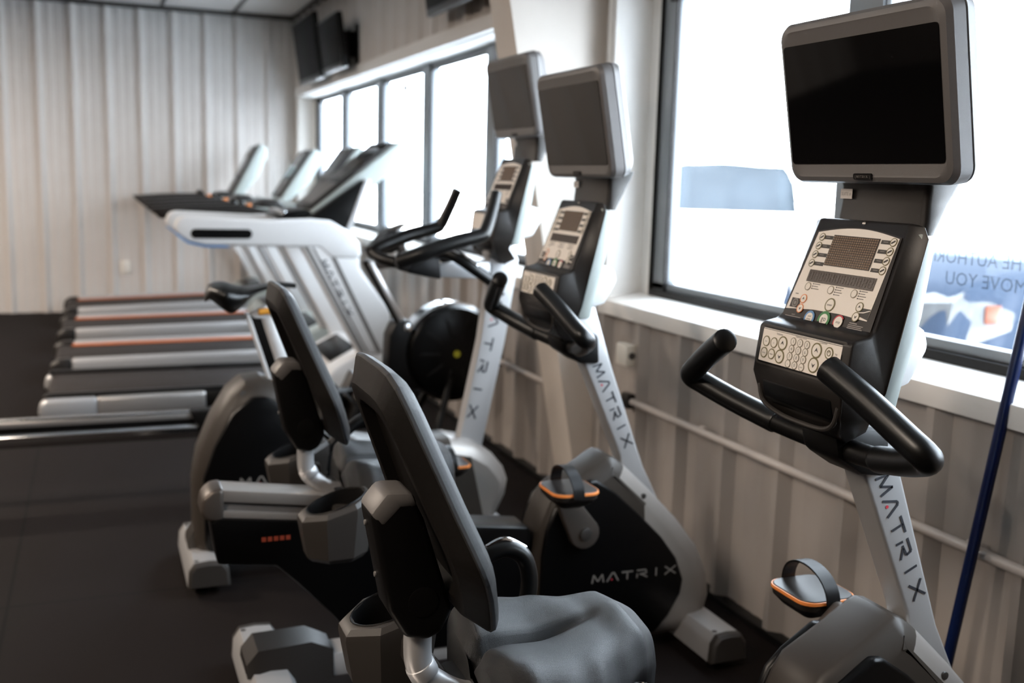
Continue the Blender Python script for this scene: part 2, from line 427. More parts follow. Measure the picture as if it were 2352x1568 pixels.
tag(mb.build('outlet_plate'),'ivory outlet plate on the far corrugated wall','outlet')
def television(y0,y1,z0,z1,lab,rz,tilt):
    cy=(y0+y1)/2; cz=(z0+z1)/2
    t=thing('wall_television',lab,'television',(W-.14,cy,cz),'televisions above the windows')
    hw=(y1-y0)/2; hh=(z1-z0)/2
    r=(0,tilt,0); cx=W-.17; sn,cs=math.sin(tilt),math.cos(tilt)
    q=lambda dx,dz:(cx+dx*cs+dz*sn, cy, cz-dx*sn+dz*cs)
    mb=MB('gloss'); mb.box(q(0,0),(.05,2*hw,2*hh),.008,rot=r); h=mb.build('housing',t)
    mb=MB('tvscreen'); mb.box(q(-.027,.01),(.005,2*hw-.04,2*hh-.06),.002,rot=r); mb.build('screen',t)
    mb=MB('grey'); mb.box(q(-.027,-hh+.012),(.006,2*hw-.06,.012),rot=r); mb.build('speaker_strip',t)
    mb=MB('black'); mb.box((W-.075,cy,cz),(.13,.18,.2),.006); mb.box((W-.008,cy,cz),(.012,.36,.3),.003); mb.build('wall_mount',t)
    return t
television(8.98,9.93,2.20,2.74,'black wall television nearest the far corner above the long window',0,-.14)
television(8.08,8.80,2.21,2.62,'smaller black television beside the corner television above the long window',0,-.14)
television(4.88,5.95,2.30,2.90,'black wall television above the long window, next to the cream column',0,-.14)
# ------------------------------------------------------------------ outside
mb=MB('snow'); mb.box((62,20,-.15),(119.6,160,.1)); o=mb.build('ground'); struct(o)
mb=MB('hill')
rr=[]; N=26
for i in range(N):
    t=i/(N-1); x=31.2+(37.6-31.2)*t; y=53.0+(50.3-53.0)*t
    h=2.66*min(1,(t/.05)**.5)*min(1,((1-t)/.05)**.6)*(1-.16*(t-.38)**2-.012*math.sin(11*t))
    rr.append([(x-.2,y-.3,-.1),(x,y,max(h*.7,0)),(x+.3,y+1,max(h,.0)),(x+1.6,y+5,max(h*.9,0)),(x+2,y+7,-.1)])
mb.loft(rr,closed=False); o=mb.build('hill',ang=80); struct(o)
# parked car, nose towards the building
car=thing('car','blue-grey parked car outside the near window, snow on its roof','car',(5.3,4.98,-.1))
y0,y1=4.25,5.70
LOCAL[0]=Vector((-.35,0,0))
mb=MB('car')
prof=[(3.86,.28),(3.80,.45),(3.80,.66),(3.84,.80),(3.95,.90),(4.3,.98),(4.95,1.05),(5.6,1.06),(8.2,1.02),(8.3,.55),(8.2,.28)]
mb.prism(prof,y0,y1,.07,seg=3); mb.build('body',car)
mb=MB('carglass'); mb.prism([(4.95,1.04),(5.62,1.46),(7.3,1.46),(8.1,1.03)],y0+.14,y1-.14,.04); mb.build('windows',car)
mb=MB('snow'); mb.prism([(5.5,1.44),(5.7,1.53),(7.2,1.53),(7.4,1.44)],y0+.16,y1-.16,.03); mb.build('roof',car)
for ys in (y0,y1):
    s=1 if ys==y0 else -1
    mb=MB('lamp')
    mb.loft([[(3.79,ys+s*.46,.58),(3.79,ys+s*.46,.76),(3.86,ys+s*.46,.80)],[(3.785,ys+s*.20,.57),(3.80,ys+s*.18,.80),(3.92,ys+s*.18,.865)],[(3.83,ys+s*.02,.57),(3.86,ys+s*.0,.82),(3.98,ys+s*.03,.89)],[(4.05,ys-s*.012,.60),(4.10,ys-s*.012,.80),(4.12,ys+s*.03,.87)],[(4.28,ys-s*.006,.66),(4.30,ys-s*.006,.74),(4.28,ys+s*.03,.83)]])
    l=mb.build('headlight',car)
    mb=MB('turn'); mb.box((4.13,ys-s*.014,.75),(.11,.012,.10),.01); mb.build('turn_signal',l)
    for wx in (4.62,7.4):
        mb=MB('tyre'); mb.lathe([(.2,-.1),(.31,-.1),(.33,-.06),(.33,.06),(.31,.1),(.2,.1)],(wx,ys+s*.10,.23),'y'); wt=mb.build('wheel',car)
        mb=MB('alu'); mb.lathe([(.03,-.104),(.19,-.1),(.2,.1),(.03,.104)],(wx,ys+s*.10,.23),'y'); mb.build('hub',wt)
mb=MB('alu'); mb.box((3.80,4.975,.66),(.03,.50,.17),.01); 
for k in range(4): mb.box((3.783,4.975,.60+.04*k),(.01,.46,.014),m='gloss')
mb.build('grille',car)
mb=MB('pale'); mb.box((3.79,4.975,.42),(.10,1.36,.2),.04); mb.build('bumper',car)
mb=MB('car'); mb.box((5.35,4.17,1.10),(.12,.16,.11),.03); mb.build('side_mirror',car)
mb=MB('car'); mb.box((5.35,5.78,1.10),(.12,.16,.11),.03); mb.build('side_mirror',car)
LOCAL[0]=Vector((0,0,0))
# ------------------------------------------------------------------ exercise bikes
FT=frame((1.257,0,1.418),(0,-1,0),(-.048,0,.259))
FC=frame((1.195,0,1.165),(0,-1,0),(.067,0,.18))
FK=frame((1.143,0,1.083),(0,-1,0),(.009,0,.059))
def tv_outline(d, n):
    o,u,v,nn=FT; out=[]
    for (a,b) in rrect(.206+d,.1385+d,.026,6):
        if b<-.05: b-= .011*(1-(a/.21)**2)
        elif b>.05: b+= .004*(1-(a/.21)**2)
        out.append(o+u*a+v*(b+.1375)+nn*n)
    return out
def monitor(root, sticker=True):
    mb=MB('satin')
    mb.loft([tv_outline(-.045,-.082),tv_outline(-.012,-.074),tv_outline(.004,-.058),tv_outline(.008,-.040),tv_outline(.0085,-.0392),tv_outline(.0065,-.0382),tv_outline(.0065,-.036),tv_outline(.0085,-.035),tv_outline(.007,-.012),tv_outline(.0015,-.002),tv_outline(-.003,0),tv_outline(-.008,.0015),tv_outline(-.012,.0005)])
    t=mb.build('monitor',root,ang=24)
    mb=MB('screen'); o,u,v,n=FT
    mb.plate((o+v*.1355,u,v,n),rrect(.196,.1085,.008),.0005,.0022); mb.build('screen',t)
    mb=MB('black'); mb.plate((o+v*.0045,u,v,n),rrect(.024,.0055,.004),.001,.0025)
    mb.text((o+v*.0045,u,v,n),'(',-.0185,-.0025,.0075,.0037,'logol'); mb.text((o+v*.0045,u,v,n),')',.0185,-.0025,.0075,.0037,'logol')
    logo(mb,(o+v*.0045+n*.0031,u,v,n),-.0145,-.002,.0042,.005,.0037,'logol'); mb.build('badge',t)
    mb=MB('char'); rings=[]
    for z,hy,x0,x1 in ((1.325,.112,1.294,1.325),(1.35,.114,1.296,1.336),(1.378,.111,1.298,1.352),(1.405,.113,1.298,1.366),(1.43,.118,1.292,1.374)):
        cx=(x0+x1)/2; rings.append([(cx+a,b,z) for a,b in rrect((x1-x0)/2,hy,.012,3)])
    mb.loft(rings); nk=mb.build('neck',root)
    if sticker:
        Fn=frame((1.2958,.0,1.383),(0,-1,0),(0,0,1))
        mb=MB('sticker'); mb.rect(Fn,-.104,-.001,-.072,.017,.002,.0006); mb.text(Fn,'SUITE #',-.088,.005,.0085,.003,'inkl',wide=.9); mb.build('sticker',nk)
def console(root, detail=True):
    mb=MB('char')
    P=[(1.2628,1.346,.116),(1.1970,1.168,.128),(1.186,1.158,.130),(1.160,1.153,.130),(1.150,1.146,.130),(1.141,1.072,.129),(1.139,1.060,.128),(1.150,1.015,.118),(1.175,.980,.085),(1.215,.955,.055),(1.262,.975,.055),(1.205,1.020,.130),(1.214,1.065,.150),(1.275,1.322,.152),(1.273,1.345,.138)]
    mb.prism([(p[0],p[1]) for p in P],0,0,.007,hw=[p[2] for p in P],seg=3)
    c=mb.build('console',root,ang=40)
    mb=MB('pale'); mb.prism([(1.268,1.338),(1.300,1.312),(1.284,1.19),(1.256,1.085),(1.244,1.03),(1.205,1.03)],-.143,.143,.010); mb.build('back_cover',c)
    mb=MB('white'); mb.prism([(1.24,1.19),(1.335,1.165),(1.345,1.13),(1.31,1.065),(1.24,1.045)],-.10,.10,.012); mb.build('mast_collar',root)
    # overlay
    mb=MB('ovdark'); o=.0004
    arch=[(-.112+.224*k/14, .166+.012*math.sin(PI*k/14)) for k in range(15)]
    mb.plate(FC,[(-.121,-.008),(.121,-.008)]+arch[::-1],o,.001)
    arch=[(-.104+.212*k/14, .164+.012*math.sin(PI*k/14)) for k in range(15)]
    mb.plate(FC,[(-.117,.012),(-.04,.0185),(.03,.0195),(.104,.016)]+arch[::-1],.0012,.0008,'overlay')
    mb.disc(FC,.0075,.187,.0035,.0006,.001,'ink'); mb.rect(FC,.0035,.1855,.0115,.1882,.0018,.0004,'btn')
    mb.text(FC,'HEART',-.088,.0015,.0035,.0024,'white_ink')
    for k in range(3):
        mb.rect(FC,-.112,-.0015-.0025*k,-.066+.004*(k%2),-.0005-.0025*k,.0014,.0004,'white_ink')
        mb.rect(FC,.062,.0045-.003*k,.100-.003*(k%2),.0057-.003*k,.0014,.0004,'white_ink')
    mb.rect(FC,.064,.0078,.083,.0092,.0014,.0004,'white_ink')
    for uu in (-.0766,-.0125,.0498):
        for k in range(4 if uu>-.05 else 3):
            mb.rect(FC,uu+.011,.0645-.0045*k,uu+.0135,.0665-.0045*k,.0021,.0004,'ink'); mb.rect(FC,uu+.015,.0648-.0045*k,uu+.031-.004*(k%2),.0662-.0045*k,.0021,.0004,'inkl')
    mb.rect(FC,-.108,.016,-.082,.034,.0021,.0005,'ink'); mb.arc(FC,-.095,.025,.0055,.0085,0,2*PI,.0027,.0004,'inkl'); mb.disc(FC,-.095,.025,.004,.0027,.0004,'inkl')
    mb.rect(FC,-.104,.042,-.096,.0435,.0021,.0004,'inkl')
    mb.plate(FC,[(.078,.0225),(.104,.018),(.104,.037),(.080,.037)],.0021,.0004,'ink'); mb.plate(FC,[(.079,.0275),(.090,.0285),(.104,.0335),(.104,.0352),(.090,.0305),(.079,.029)],.0026,.0004,'overlay')
    for k in range(4):
        mb.rect(FC,-.084,.1515-.0171*k,-.058,.1585-.0171*k,.0021,.0004,'ink'); mb.rect(FC,.068,.1525-.017*k,.094,.1595-.017*k,.0021,.0004,'ink')
        mb.rect(FC,-.077,.1545-.0171*k,-.066,.156-.0171*k,.0026,.0003,'inkl'); mb.rect(FC,.074,.1555-.017*k,.085,.157-.017*k,.0026,.0003,'inkl')
    mb.build('overlay',c)
    mb=MB('lens'); mb.rect(FC,-.0565,.1025,.0645,.161,.0021,.0008)
    if detail:
        for i in range(21):
            for j in range(13): mb.rect(FC,-.0548+.00565*i,.1042+.00432*j,-.0548+.00565*i+.0040,.1042+.00432*j+.0029,.003,.0003,'dot')
    else:
        for j in range(13): mb.rect(FC,-.0548,.1042+.00432*j,.0628,.1042+.00432*j+.0029,.003,.0003,'dot')
    mb.build('matrix_display',c)
    mb=MB('lens'); mb.rect(FC,-.0875,.0685,.0915,.0915,.0021,.0008)
    for i in range(12): 
        u0=-.083+.0145*i
        for a in ((0,.0725),(0,.0805),(0,.0865)): mb.rect(FC,u0,a[1],u0+.009,a[1]+.0014,.003,.0003,'seg')
        for du in (0,.0078): mb.rect(FC,u0+du,.0725,u0+du+.0014,.088,.003,.0003,'seg')
    mb.build('readout',c)
    # keypad
    mb=MB('grey'); mb.plate((FK[0]+FK[1]*-.001+FK[2]*.029,FK[1],FK[2],FK[3]),rrect(.120,.0375,.007),.0004,.0012)
    mb.plate((FK[0]+FK[1]*-.002+FK[2]*.029,FK[1],FK[2],FK[3]),rrect(.114,.0335,.004),.0016,.0004,'gloss')
    mb.plate((FK[0]+FK[1]*-.002+FK[2]*.029,FK[1],FK[2],FK[3]),rrect(.111,.0305,.002),.002,.0004,'overlay')
    mb.text(FK,'Volume',-.063,.0515,.006,.0028,'inkl'); mb.text(FK,'Numeric Entry',-.001,.0545,.0052,.0028,'inkl'); mb.text(FK,'Channel',.0594,.0545,.006,.0028,'inkl'); mb.text(FK,'TV',.097,.040,.005,.0028,'inkl')
    mb.build('keypad',c)
    mb=MB('gloss'); mb.prism([(1.140,1.048),(1.146,1.015),(1.165,.998),(1.172,1.05)],-.098,.098,.004); mb.build('shelf_recess',c)
    mb=MB('grey'); mb.tube([(1.147,.112,1.036),(1.149,.10,1.006),(1.160,.06,.988),(1.163,0,.984),(1.160,-.06,.988),(1.149,-.10,1.006),(1.147,-.112,1.036)],.0045,seg=8); mb.build('shelf_lip',c)
    if not detail: return c
    def button(F,u,v,r,txt=None,ring='ring',size=.005,base=.0022,tm='ink',face='btn'):
        b=MB(face); b.disc(F,u,v,r*.86,base,.0009); b.arc(F,u,v,r*.82,r,0,2*PI,base,.0011,ring,seg=24)
        if txt=='up' or txt=='down':
            s=1 if txt=='up' else -1
            b.plate(F,[(u-r*.34,v-s*r*.22),(u,v+s*r*.02),(u+r*.34,v-s*r*.22),(u,v+s*r*.34)] if s>0 else [(u-r*.34,v+r*.22),(u,v-r*.34),(u+r*.34,v+r*.22),(u,v-r*.02)],base+.0012,.0003,'ink')
        elif txt=='power':
            b.arc(F,u,v,r*.38,r*.48,PI*.62,PI*2.38,base+.0012,.0003,'ring'); b.rect(F,u-r*.06,v,u+r*.06,v+r*.5,base+.0012,.0003,'ring')
        elif txt=='slash': b.stroke(F,(u-r*.5,v-r*.3),(u+r*.5,v+r*.3),r*.34,base+.0012,'ink')
        elif txt: b.text(F,txt,u,v-size*.34,size,base+.0013,tm)
        return b.build('button',c)
    for k in range(4):
        button(FC,-.088-.001*k,.155-.0171*k,.0075,'slash'); button(FC,.098-.0005*k,.157-.017*k,.0078,'slash')
    for uu,t in ((-.0766,'a'),(-.0125,'b'),(.0498,'c')): button(FC,uu,.0592,.0078,None,'ringg')
    for uu,vv,t in ((-.0757,.035,'up'),(-.0757,.0163,'down'),(.0756,.038,'up'),(.0747,.0200,'down')): button(FC,uu,vv,.0088,t,'orange' if uu<0 else 'ring')
    button(FC,.0003,.0325,.0125,'enter',size=.006)
    b=MB('btn'); u,v=-.0413,.0025
    b.plate(FC,[(u+.0095*math.cos(-.55+ (PI+1.1)*k/18),v+.0095*math.sin(-.55+(PI+1.1)*k/18)) for k in range(19)],.0026,.0008); b.arc(FC,u,v,.0095,.0135,-.45,PI+.45,.0022,.001,'blue')
    b.text(FC,'cool',u,v+.0015,.0055,.0036,'ink'); b.text(FC,'down',u,v-.0038,.005,.0036,'ink'); b.build('button',c)
    b=MB('btn'); u,v=-.0018,.0045
    b.plate(FC,[(u+.0105*math.cos(-.7+(PI+1.4)*k/18),v+.0105*math.sin(-.7+(PI+1.4)*k/18)) for k in range(19)],.0026,.0008); b.arc(FC,u,v,.0105,.0158,-.55,PI+.35,.0022,.001,'green')
    b.text(FC,'go',u,v-.003,.0135,.0036,'ink'); b.build('button',c)
    b=MB('btn'); u,v=.0373,.0050
    b.disc(FC,u,v,.0105,.0026,.0008); b.arc(FC,u,v,.0105,.0132,.6,PI+.5,.0022,.001,'red'); b.text(FC,'stop',u,v-.002,.0065,.0036,'ink'); b.build('button',c)
    for uu,vv,r,t in ((-.0979,.0356,.0098,'last'),(-.0748,.0358,.0098,'cc'),(-.0495,.0387,.0128,'up'),(-.0987,.0142,.0098,'menu'),(-.0761,.0148,.0098,'mute'),(-.0514,.0140,.0128,'down'),(.0460,.0409,.0135,'up'),(.0450,.0150,.0135,'down')):
        button(FK,uu,vv,r,t,size=.0045,base=.0025,tm='inkl')
    button(FK,.0791,.0416,.0105,'power','ring',base=.0025)
    nums=['1','2','3','4','5','6','7','8','9','-','0','enter']
    for i in range(12):
        r_,c_=divmod(i,3); button(FK,-.0204+.0194*c_-.0013*r_,.0463-.0135*r_,.0073,nums[i],'ringg',size=.0085 if i<11 else .0035,base=.0025,tm='inkl')
    return c
MASTLOGO=frame((1.322,-.0312,.882),(.42,0,-.907),(.907,0,.42))
def crank_set(root, cx, cz, ang, L=.180, yin=.098):
    for s in (-1,1):
        a=ang if s<0 else ang+PI
        ex,ez=cx+L*math.cos(a),cz+L*math.sin(a)
        pts=[]
        for k in range(12): t=a+PI/2+PI*k/11; pts.append((cx+.046*math.cos(t),cz+.046*math.sin(t)))
        for k in range(8): t=a-PI/2+PI*k/7; pts.append((ex+.019*math.cos(t),ez+.019*math.sin(t)))
        mb=MB('tan'); y=s*yin
        mb.prism(pts,min(y,y+s*.028),max(y,y+s*.028),.006); mb.lathe([(.018,0),(.018,.006),(.012,.008)] if s>0 else [(.018,0),(.018,-.006),(.012,-.008)],(cx,y+s*.028,cz),'y',m='grey',seg=18)
        ca=mb.build('crank_arm',root)
        py=y+s*.105
        mb=MB('char')
        out=[(ex+p[0],py+p[1]) for p in rrect(.066,.070,.032,5)]
        def rg(sc,z): return [(ex+(p[0]-ex)*sc,py+(p[1]-py)*sc,z) for p in out]
        mb.loft([rg(.45,ez-.036),rg(.72,ez-.024),rg(.97,ez-.006),rg(1,ez+.010),rg(.96,ez+.016),rg(.80,ez+.0165)])
        mb.box((ex,y+s*.045,ez-.004),(.022,.06,.022),.004)
        p=mb.build('pedal',root)
        mb=MB('orange'); mb.loft([rg(1.004,ez+.006),rg(1.03,ez+.008),rg(1.02,ez+.014),rg(.985,ez+.0145)],cap0=False,cap1=False); mb.build('trim_line',p)
        mb=MB('black'); rr=[]
        for k in range(19):
            t=PI*k/18; yy=py+.078*math.cos(t); zz=ez+.002+.072*max(0.,math.sin(t))**.8
            rr.append([(ex-.020-.006*math.sin(t),yy,zz),(ex+.012-.006*math.sin(t),yy,zz),(ex+.012-.006*math.sin(t),yy-.004*math.cos(t),zz-.004*math.sin(t)),(ex-.020-.006*math.sin(t),yy-.004*math.cos(t),zz-.004*math.sin(t))])
        mb.loft(rr); mb.build('strap',p)
def stabilizer(root, name, x0, x1, hy, zt=.115):
    mb=MB('silver'); rr=[]
    sec=[(x0,.03),(x0+.004,zt-.03),(x0+.022,zt-.004),((x0+x1)/2,zt),(x1-.022,zt-.004),(x1-.004,zt-.03),(x1,.03)]
    rr=[[(p[0],y,p[1]) for p in sec] for y in (-hy,hy)]
    mb.loft(rr); s=mb.build(name,root)
    for sg in (-1,1):
        mb=MB('grey'); ya,yb=sorted((sg*hy,sg*(hy+.022)))
        c=((x0+x1)/2,.065)
        mb.loft([[(p[0],sg*(hy-.004),p[1]+.001) for p in sec],[(p[0],sg*(hy+.014),p[1]) for p in sec],[(c[0]+(p[0]-c[0])*.86,sg*(hy+.022),c[1]+(p[1]-c[1])*.86) for p in sec]])
        mb.build('end_cap',s)
        mb=MB('black'); mb.lathe([(.024,0),(.026,.012),(.014,.016),(.012,.034)],((x0+x1)/2-.02,sg*(hy-.03),0),'z',seg=16); mb.build('levelling_foot',s)
        mb=MB('ink'); mb.lathe([(.008,0),(.008,.001)],(x0+.03,sg*(hy-.02),zt-.003),'z',seg=12); mb.build('bolt_hole',s)
    return s
SHELL=[(1.12,.14),(1.122,.30),(1.135,.365),(1.152,.432),(1.178,.495),(1.20,.526),(1.285,.573),(1.345,.610),(1.360,.616),(1.376,.613),(1.41,.588),(1.504,.501),(1.598,.406),(1.671,.316),(1.714,.229),(1.723,.152),(1.695,.05),(1.5,.045),(1.18,.06)]
PANEL=[(x*1.0157,1.4-(1.4-z)*1.0157) for x,z in ((1.125,.13),(1.13,.36),(1.14,.43),(1.165,.495),(1.20,.528),(1.268,.572),(1.290,.570),(1.35,.530),(1.432,.456),(1.506,.384),(1.56,.313),(1.587,.244),(1.580,.20),(1.543,.137),(1.50,.09),(1.16,.09))]
def recumbent(mid, label, seat_dx, crank, detail):
    root=thing('recumbent_bike',label,'exercise bike',(1.0,mid,0),'recumbent bikes facing the window')
    base=Vector((0,-mid,0)); LOCAL[0]=base
    mb=MB('hood'); mb.loft([[(q[0],y,q[1]) for q in inset(SHELL,d)] for y,d in ((-.088,.050),(-.085,.040),(-.079,.026),(-.070,.012),(-.060,.003),(-.050,0),(.050,0),(.060,.003),(.070,.012),(.079,.026),(.085,.040),(.088,.050))])
    fc,rh=mb.split(lambda c: c[0]+.35*(c[2]-.55)>1.415)
    rh.build('rear_hood',root,ang=26); fc.ms=[M['cover']]; fc.build('front_cover',root,ang=26)
    for s in (-1,1):
        mb=MB('gloss'); mb.prism(PANEL,*sorted((s*.070,s*.094)),.008,seg=3); sp=mb.build('side_panel',root)
        if s<0:
            mb=MB('logol'); logo(mb,frame((1.305,-.0943,.25),(1,0,0),(0,0,1)),0,0,.025,.048,.037,'logol',dot='red'); mb.build('lettering',sp)
    mb=MB('grey'); mb.lathe([(.008,0),(.008,-.004),(.004,-.005)],(1.468,-.0805,.495),'y',seg=12); mb.build('screw',root)
    mb=MB('silver'); mb.prism([(1.205,1.06),(1.30,1.085),(1.371,.879),(1.49,.571),(1.56,.44),(1.46,.44),(1.411,.608),(1.285,.885)],-.031,.031,.007,seg=3); ms=mb.build('mast',root)
    mb=MB('logo'); logo(mb,MASTLOGO,0,-.013,.030,.0475,.036,'logo',dot='red'); mb.build('lettering',ms)
    crank_set(root,1.262,.415,crank)
    console(root,detail); monitor(root)
    for s in (-1,1):
        mb=MB('rubber'); mb.tube([(1.090,s*.150,1.113),(1.106,s*.225,1.075),(1.122,s*.300,1.032),(1.133,s*.328,1.012),(1.152,s*.312,.998),(1.180,s*.240,.975),(1.212,s*.145,.952)],.0232,seg=20); mb.build('grip',root)
    mb=MB('black'); mb.tube([(1.208,.155,.954),(1.230,.08,.943),(1.238,0,.940),(1.230,-.08,.943),(1.208,-.155,.954)],.0205); mb.build('handlebar',root)
    mb=MB('black'); mb.prism([(1.195,.972),(1.24,.985),(1.318,.972),(1.325,.885),(1.262,.893),(1.205,.928)],-.052,.052,.012); mb.build('handlebar_clamp',root)
    # base
    mb=MB('silver'); mb.box((1.02,0,.092),(1.24,.10,.07),.012); mb.build('base_beam',root)
    rs=stabilizer(root,'rear_stabilizer',.325,.455,.225)
    mb=MB('char'); mb.loft([[(.33,-.075,.10),(.33,.075,.10),(.33,.06,.13),(.33,-.06,.13)],[(.36,-.085,.10),(.36,.085,.10),(.36,.06,.165),(.36,-.06,.165)],[(.50,-.085,.06),(.50,.085,.06),(.50,.055,.17),(.50,-.055,.17)],[(.56,-.06,.06),(.56,.06,.06),(.56,.05,.14),(.56,-.05,.14)]]); mb.build('beam_cover',root)
    stabilizer(root,'front_stabilizer',1.615,1.735,.245)
    mb=MB('gloss'); mb.prism([(.245,.525),(.28,.532),(1.12,.425),(1.14,.10),(.66,.10),(.56,.235),(.467,.335),(.41,.392),(.262,.412)],-.058,.058,.008); fr=mb.build('rear_frame',root)
    mb=MB('olight')
    for k in range(5): mb.rect(frame((.372,-.0585,.462),(1,0,0),(0,0,1)),.0155*k,0,.0155*k+.011,.012,0,.0006)
    mb.build('caution_label',fr)
    mb=MB('alu'); A=(.277,.604); B=(.80,.533)
    mb.prism([A,B,(B[0],B[1]-.031),(A[0],A[1]-.031)],-.046,.046,.003)
    mb.prism([(A[0],A[1]-.03),(B[0],B[1]-.03),(B[0],B[1]-.056),(A[0],A[1]-.056)],-.034,.034,0,'satin')
    mb.prism([(A[0],A[1]-.055),(B[0],B[1]-.055),(B[0],B[1]-.082),(A[0],A[1]-.082)],-.046,.046,.003)
    for k in range(2): mb.box((.54,-.0463,.494-.009*k),(.50,.001,.0015),m='satin',rot=(0,.134,0))
    mb.build('seat_rail',root)
    mb=MB('tan'); mb.prism([(.222,.545),(.228,.585),(.25,.606),(.282,.610),(.282,.518),(.24,.524)],-.051,.051,.012,seg=3); mb.build('rail_end_cap',root)
    # seat assembly slides on the rail
    LOCAL[0]=base+Vector((-seat_dx,0,.137*seat_dx))
    def lerp(tab,x):
        for (a,b),(c,d) in zip(tab[:-1],tab[1:]):
            if x<=c: t=(x-a)/(c-a); t=t*t*(3-2*t) ; return b+(d-b)*t
        return tab[-1][1]
    HW=[(.545,.125),(.560,.175),(.595,.20),(.64,.208),(.69,.19),(.75,.143),(.80,.118),(.835,.092),(.85,.06)]
    BZ=[(.545,.630),(.565,.660),(.60,.664),(.66,.662),(.75,.672),(.80,.684),(.83,.672),(.85,.640)]
    rr=[]; NX=40; NY=48
    for i in range(NX+1):
        x=.545+.305*i/NX; hw=lerp(HW,x); bz=lerp(BZ,x); ring=[]
        fade=max(0,1-((x-.545)/.225)**2); nose=max(0,min(1,(x-.66)/.14))
        for j in range(NY+1):
            t=-1+2*j/NY; y=t*hw
            z=bz-.050*abs(t)**8 + (1-nose)*(.012*math.exp(-((abs(t)-.55)/.35)**2)-.004) - .026*fade*math.exp(-(y/.013)**2) - .006*fade*math.exp(-(y/.05)**2) + nose*.010*math.exp(-(t/.5)**2)
            z+= .010*(1-nose)*math.exp(-((x-.575)/.03)**2)*min(1,abs(t)*1.5)
            ring.append((x,y,z))
        ring += [(x,hw*.97,bz-.085),(x,hw*.80,.582),(x,-hw*.80,.582),(x,-hw*.97,bz-.085)]
        rr.append(ring)
    mb=MB('vinyl'); mb.loft(rr); mb.build('seat',root,ang=60)
    mb=MB('black'); mb.prism([(.52,.585),(.80,.585),(.77,.555),(.55,.555)],-.10,.10,.008); mb.box((.66,0,.545),(.24,.12,.05),.01); mb.build('seat_carriage',root)
    FB=frame((.505,0,.80),(0,-1,0),(-.378,0,.925))
    half=[(.0,.353),(.055,.353),(.092,.349),(.118,.333),(.134,.30),(.152,.235),(.178,.14),(.199,.085),(.2055,.062),(.203,.038),(.186,.006),(.150,-.040),(.115,-.078),(.095,-.090),(.070,-.096),(.0,-.098)]
    full=half+[(-a,b) for a,b in half[-2:0:-1]]
    def br(d,n):
        o,u,v,nn=FB
        return [o+u*(a*(1-d/.19))+v*(.135+(b-.135)*(1-d/.215))+nn*n for a,b in full]
    mb=MB('vinyl'); mb.loft([br(.085,-.018),br(.050,-.027),br(.026,-.026),br(.010,-.018),br(.003,-.011),br(0,-.007),br(0,-.002),br(.002,0)]); mb.build('backrest_cushion',root,ang=32)
    mb=MB('shell'); mb.loft([br(.002,-.001),br(.004,.002),br(.032,.022),br(.035,.0245),br(.040,.0255),br(.058,.0255),br(.062,.0245),br(.072,.008),br(.078,.007)]); mb.build('backrest_shell',root,ang=24)
    mb=MB('black'); mb.prism([(.367,.902),(.392,.930),(.43,.928),(.452,.885),(.50,.735),(.482,.700),(.46,.690),(.424,.698),(.397,.745)],-.038,.038,.010,seg=3)
    mb.lathe([(.024,0),(.024,-.0015),(.022,-.002)],(.45,-.038,.755),'y',seg=24)
    sp=mb.build('spine_cover',root)
    mb=MB('satin'); mb.prism([(.3655,.902),(.391,.9335),(.432,.931),(.442,.905),(.415,.905),(.385,.875)],-.0395,.0395,.009,seg=2); mb.build('spine_cap',sp)
    for z in (.875,.79):
        mb=MB('alu'); x=.367+(.902-z)*.19-.001; mb.lathe([(.0042,0),(.0042,-.0025),(.002,-.003)],(x,.01,z),'x',seg=10); mb.build('screw',sp)
    mb=MB('silver'); mb.tube([(.455,0,.72),(.4535,0,.665),(.458,0,.632),(.478,0,.604),(.53,0,.572),(.60,0,.562)],.0225,seg=18); mb.tube([(.4575,0,.634),(.466,0,.618)],.0245,smooth=False,seg=18); mb.build('seat_post',root)
    mb=MB('char'); mb.tube([(.50,.255,.575),(.52,.12,.562),(.53,0,.560),(.52,-.12,.562),(.50,-.255,.575)],.015); mb.build('seat_crossbar',root)
    for s in (-1,1):
        lo=0 if s>0 else -.035
        mb=MB('grey'); c=(.478,s*.262,0); rings=[]
        for r,z in ((.050,.492),(.056,.488),(.066,.500),(.079,.600),(.078,.614),(.070,.624),(.060,.626)):
            rings.append([(c[0]+r*1.2*math.cos(2*PI*(k+.5)/8),c[1]+r*1.05*math.sin(2*PI*(k+.5)/8),z) for k in range(8)])
        tp=lambda P: [(q[0],q[1],q[2]+.30*(q[0]-c[0])*max(0,(q[2]-.49)/.13)) for q in P]
        # round well
        def well(r,z): return [(c[0]+r*1.2*math.cos(2*PI*(k+.5)/8),c[1]+r*1.05*math.sin(2*PI*(k+.5)/8),z) for k in range(8)]
        rings += [well(.0625,.625),well(.062,.60),well(.056,.512)]
        mb.loft([tp(R_) for R_ in rings]); mb.box((.505,s*.20,.575),(.05,.07,.05),.01); ch=mb.build('cup_holder',root,ang=28)
        mb=MB('black'); mb.lathe([(.0605,.6262),(.0595,.6285),(.0575,.6275),(.054,.60),(.050,.5195),(.001,.518)],c,'z',seg=28,caps=(False,True)); mb.v=[tp([(c[0]+(q[0]-c[0])*1.2,c[1]+(q[1]-c[1])*1.05,q[2])])[0] for q in mb.v]; mb.build('cup_well',ch)
        mb=MB('rubber'); mb.tube([(.52,s*.262,.575),(.60,s*.268,.645+lo),(.66,s*.27,.692+lo),(.705,s*.27,.706+lo),(.742,s*.27,.688+lo),(.757,s*.268,.645+lo),(.752,s*.262,.60+lo)],.017,seg=14); h=mb.build('side_handle',root)
        mb=MB('chrome'); mb.tube([(.668,s*.27,.7125+lo),(.705,s*.27,.7245+lo),(.748,s*.27,.702+lo)],.0055,seg=8); mb.build('pulse_plate',h)
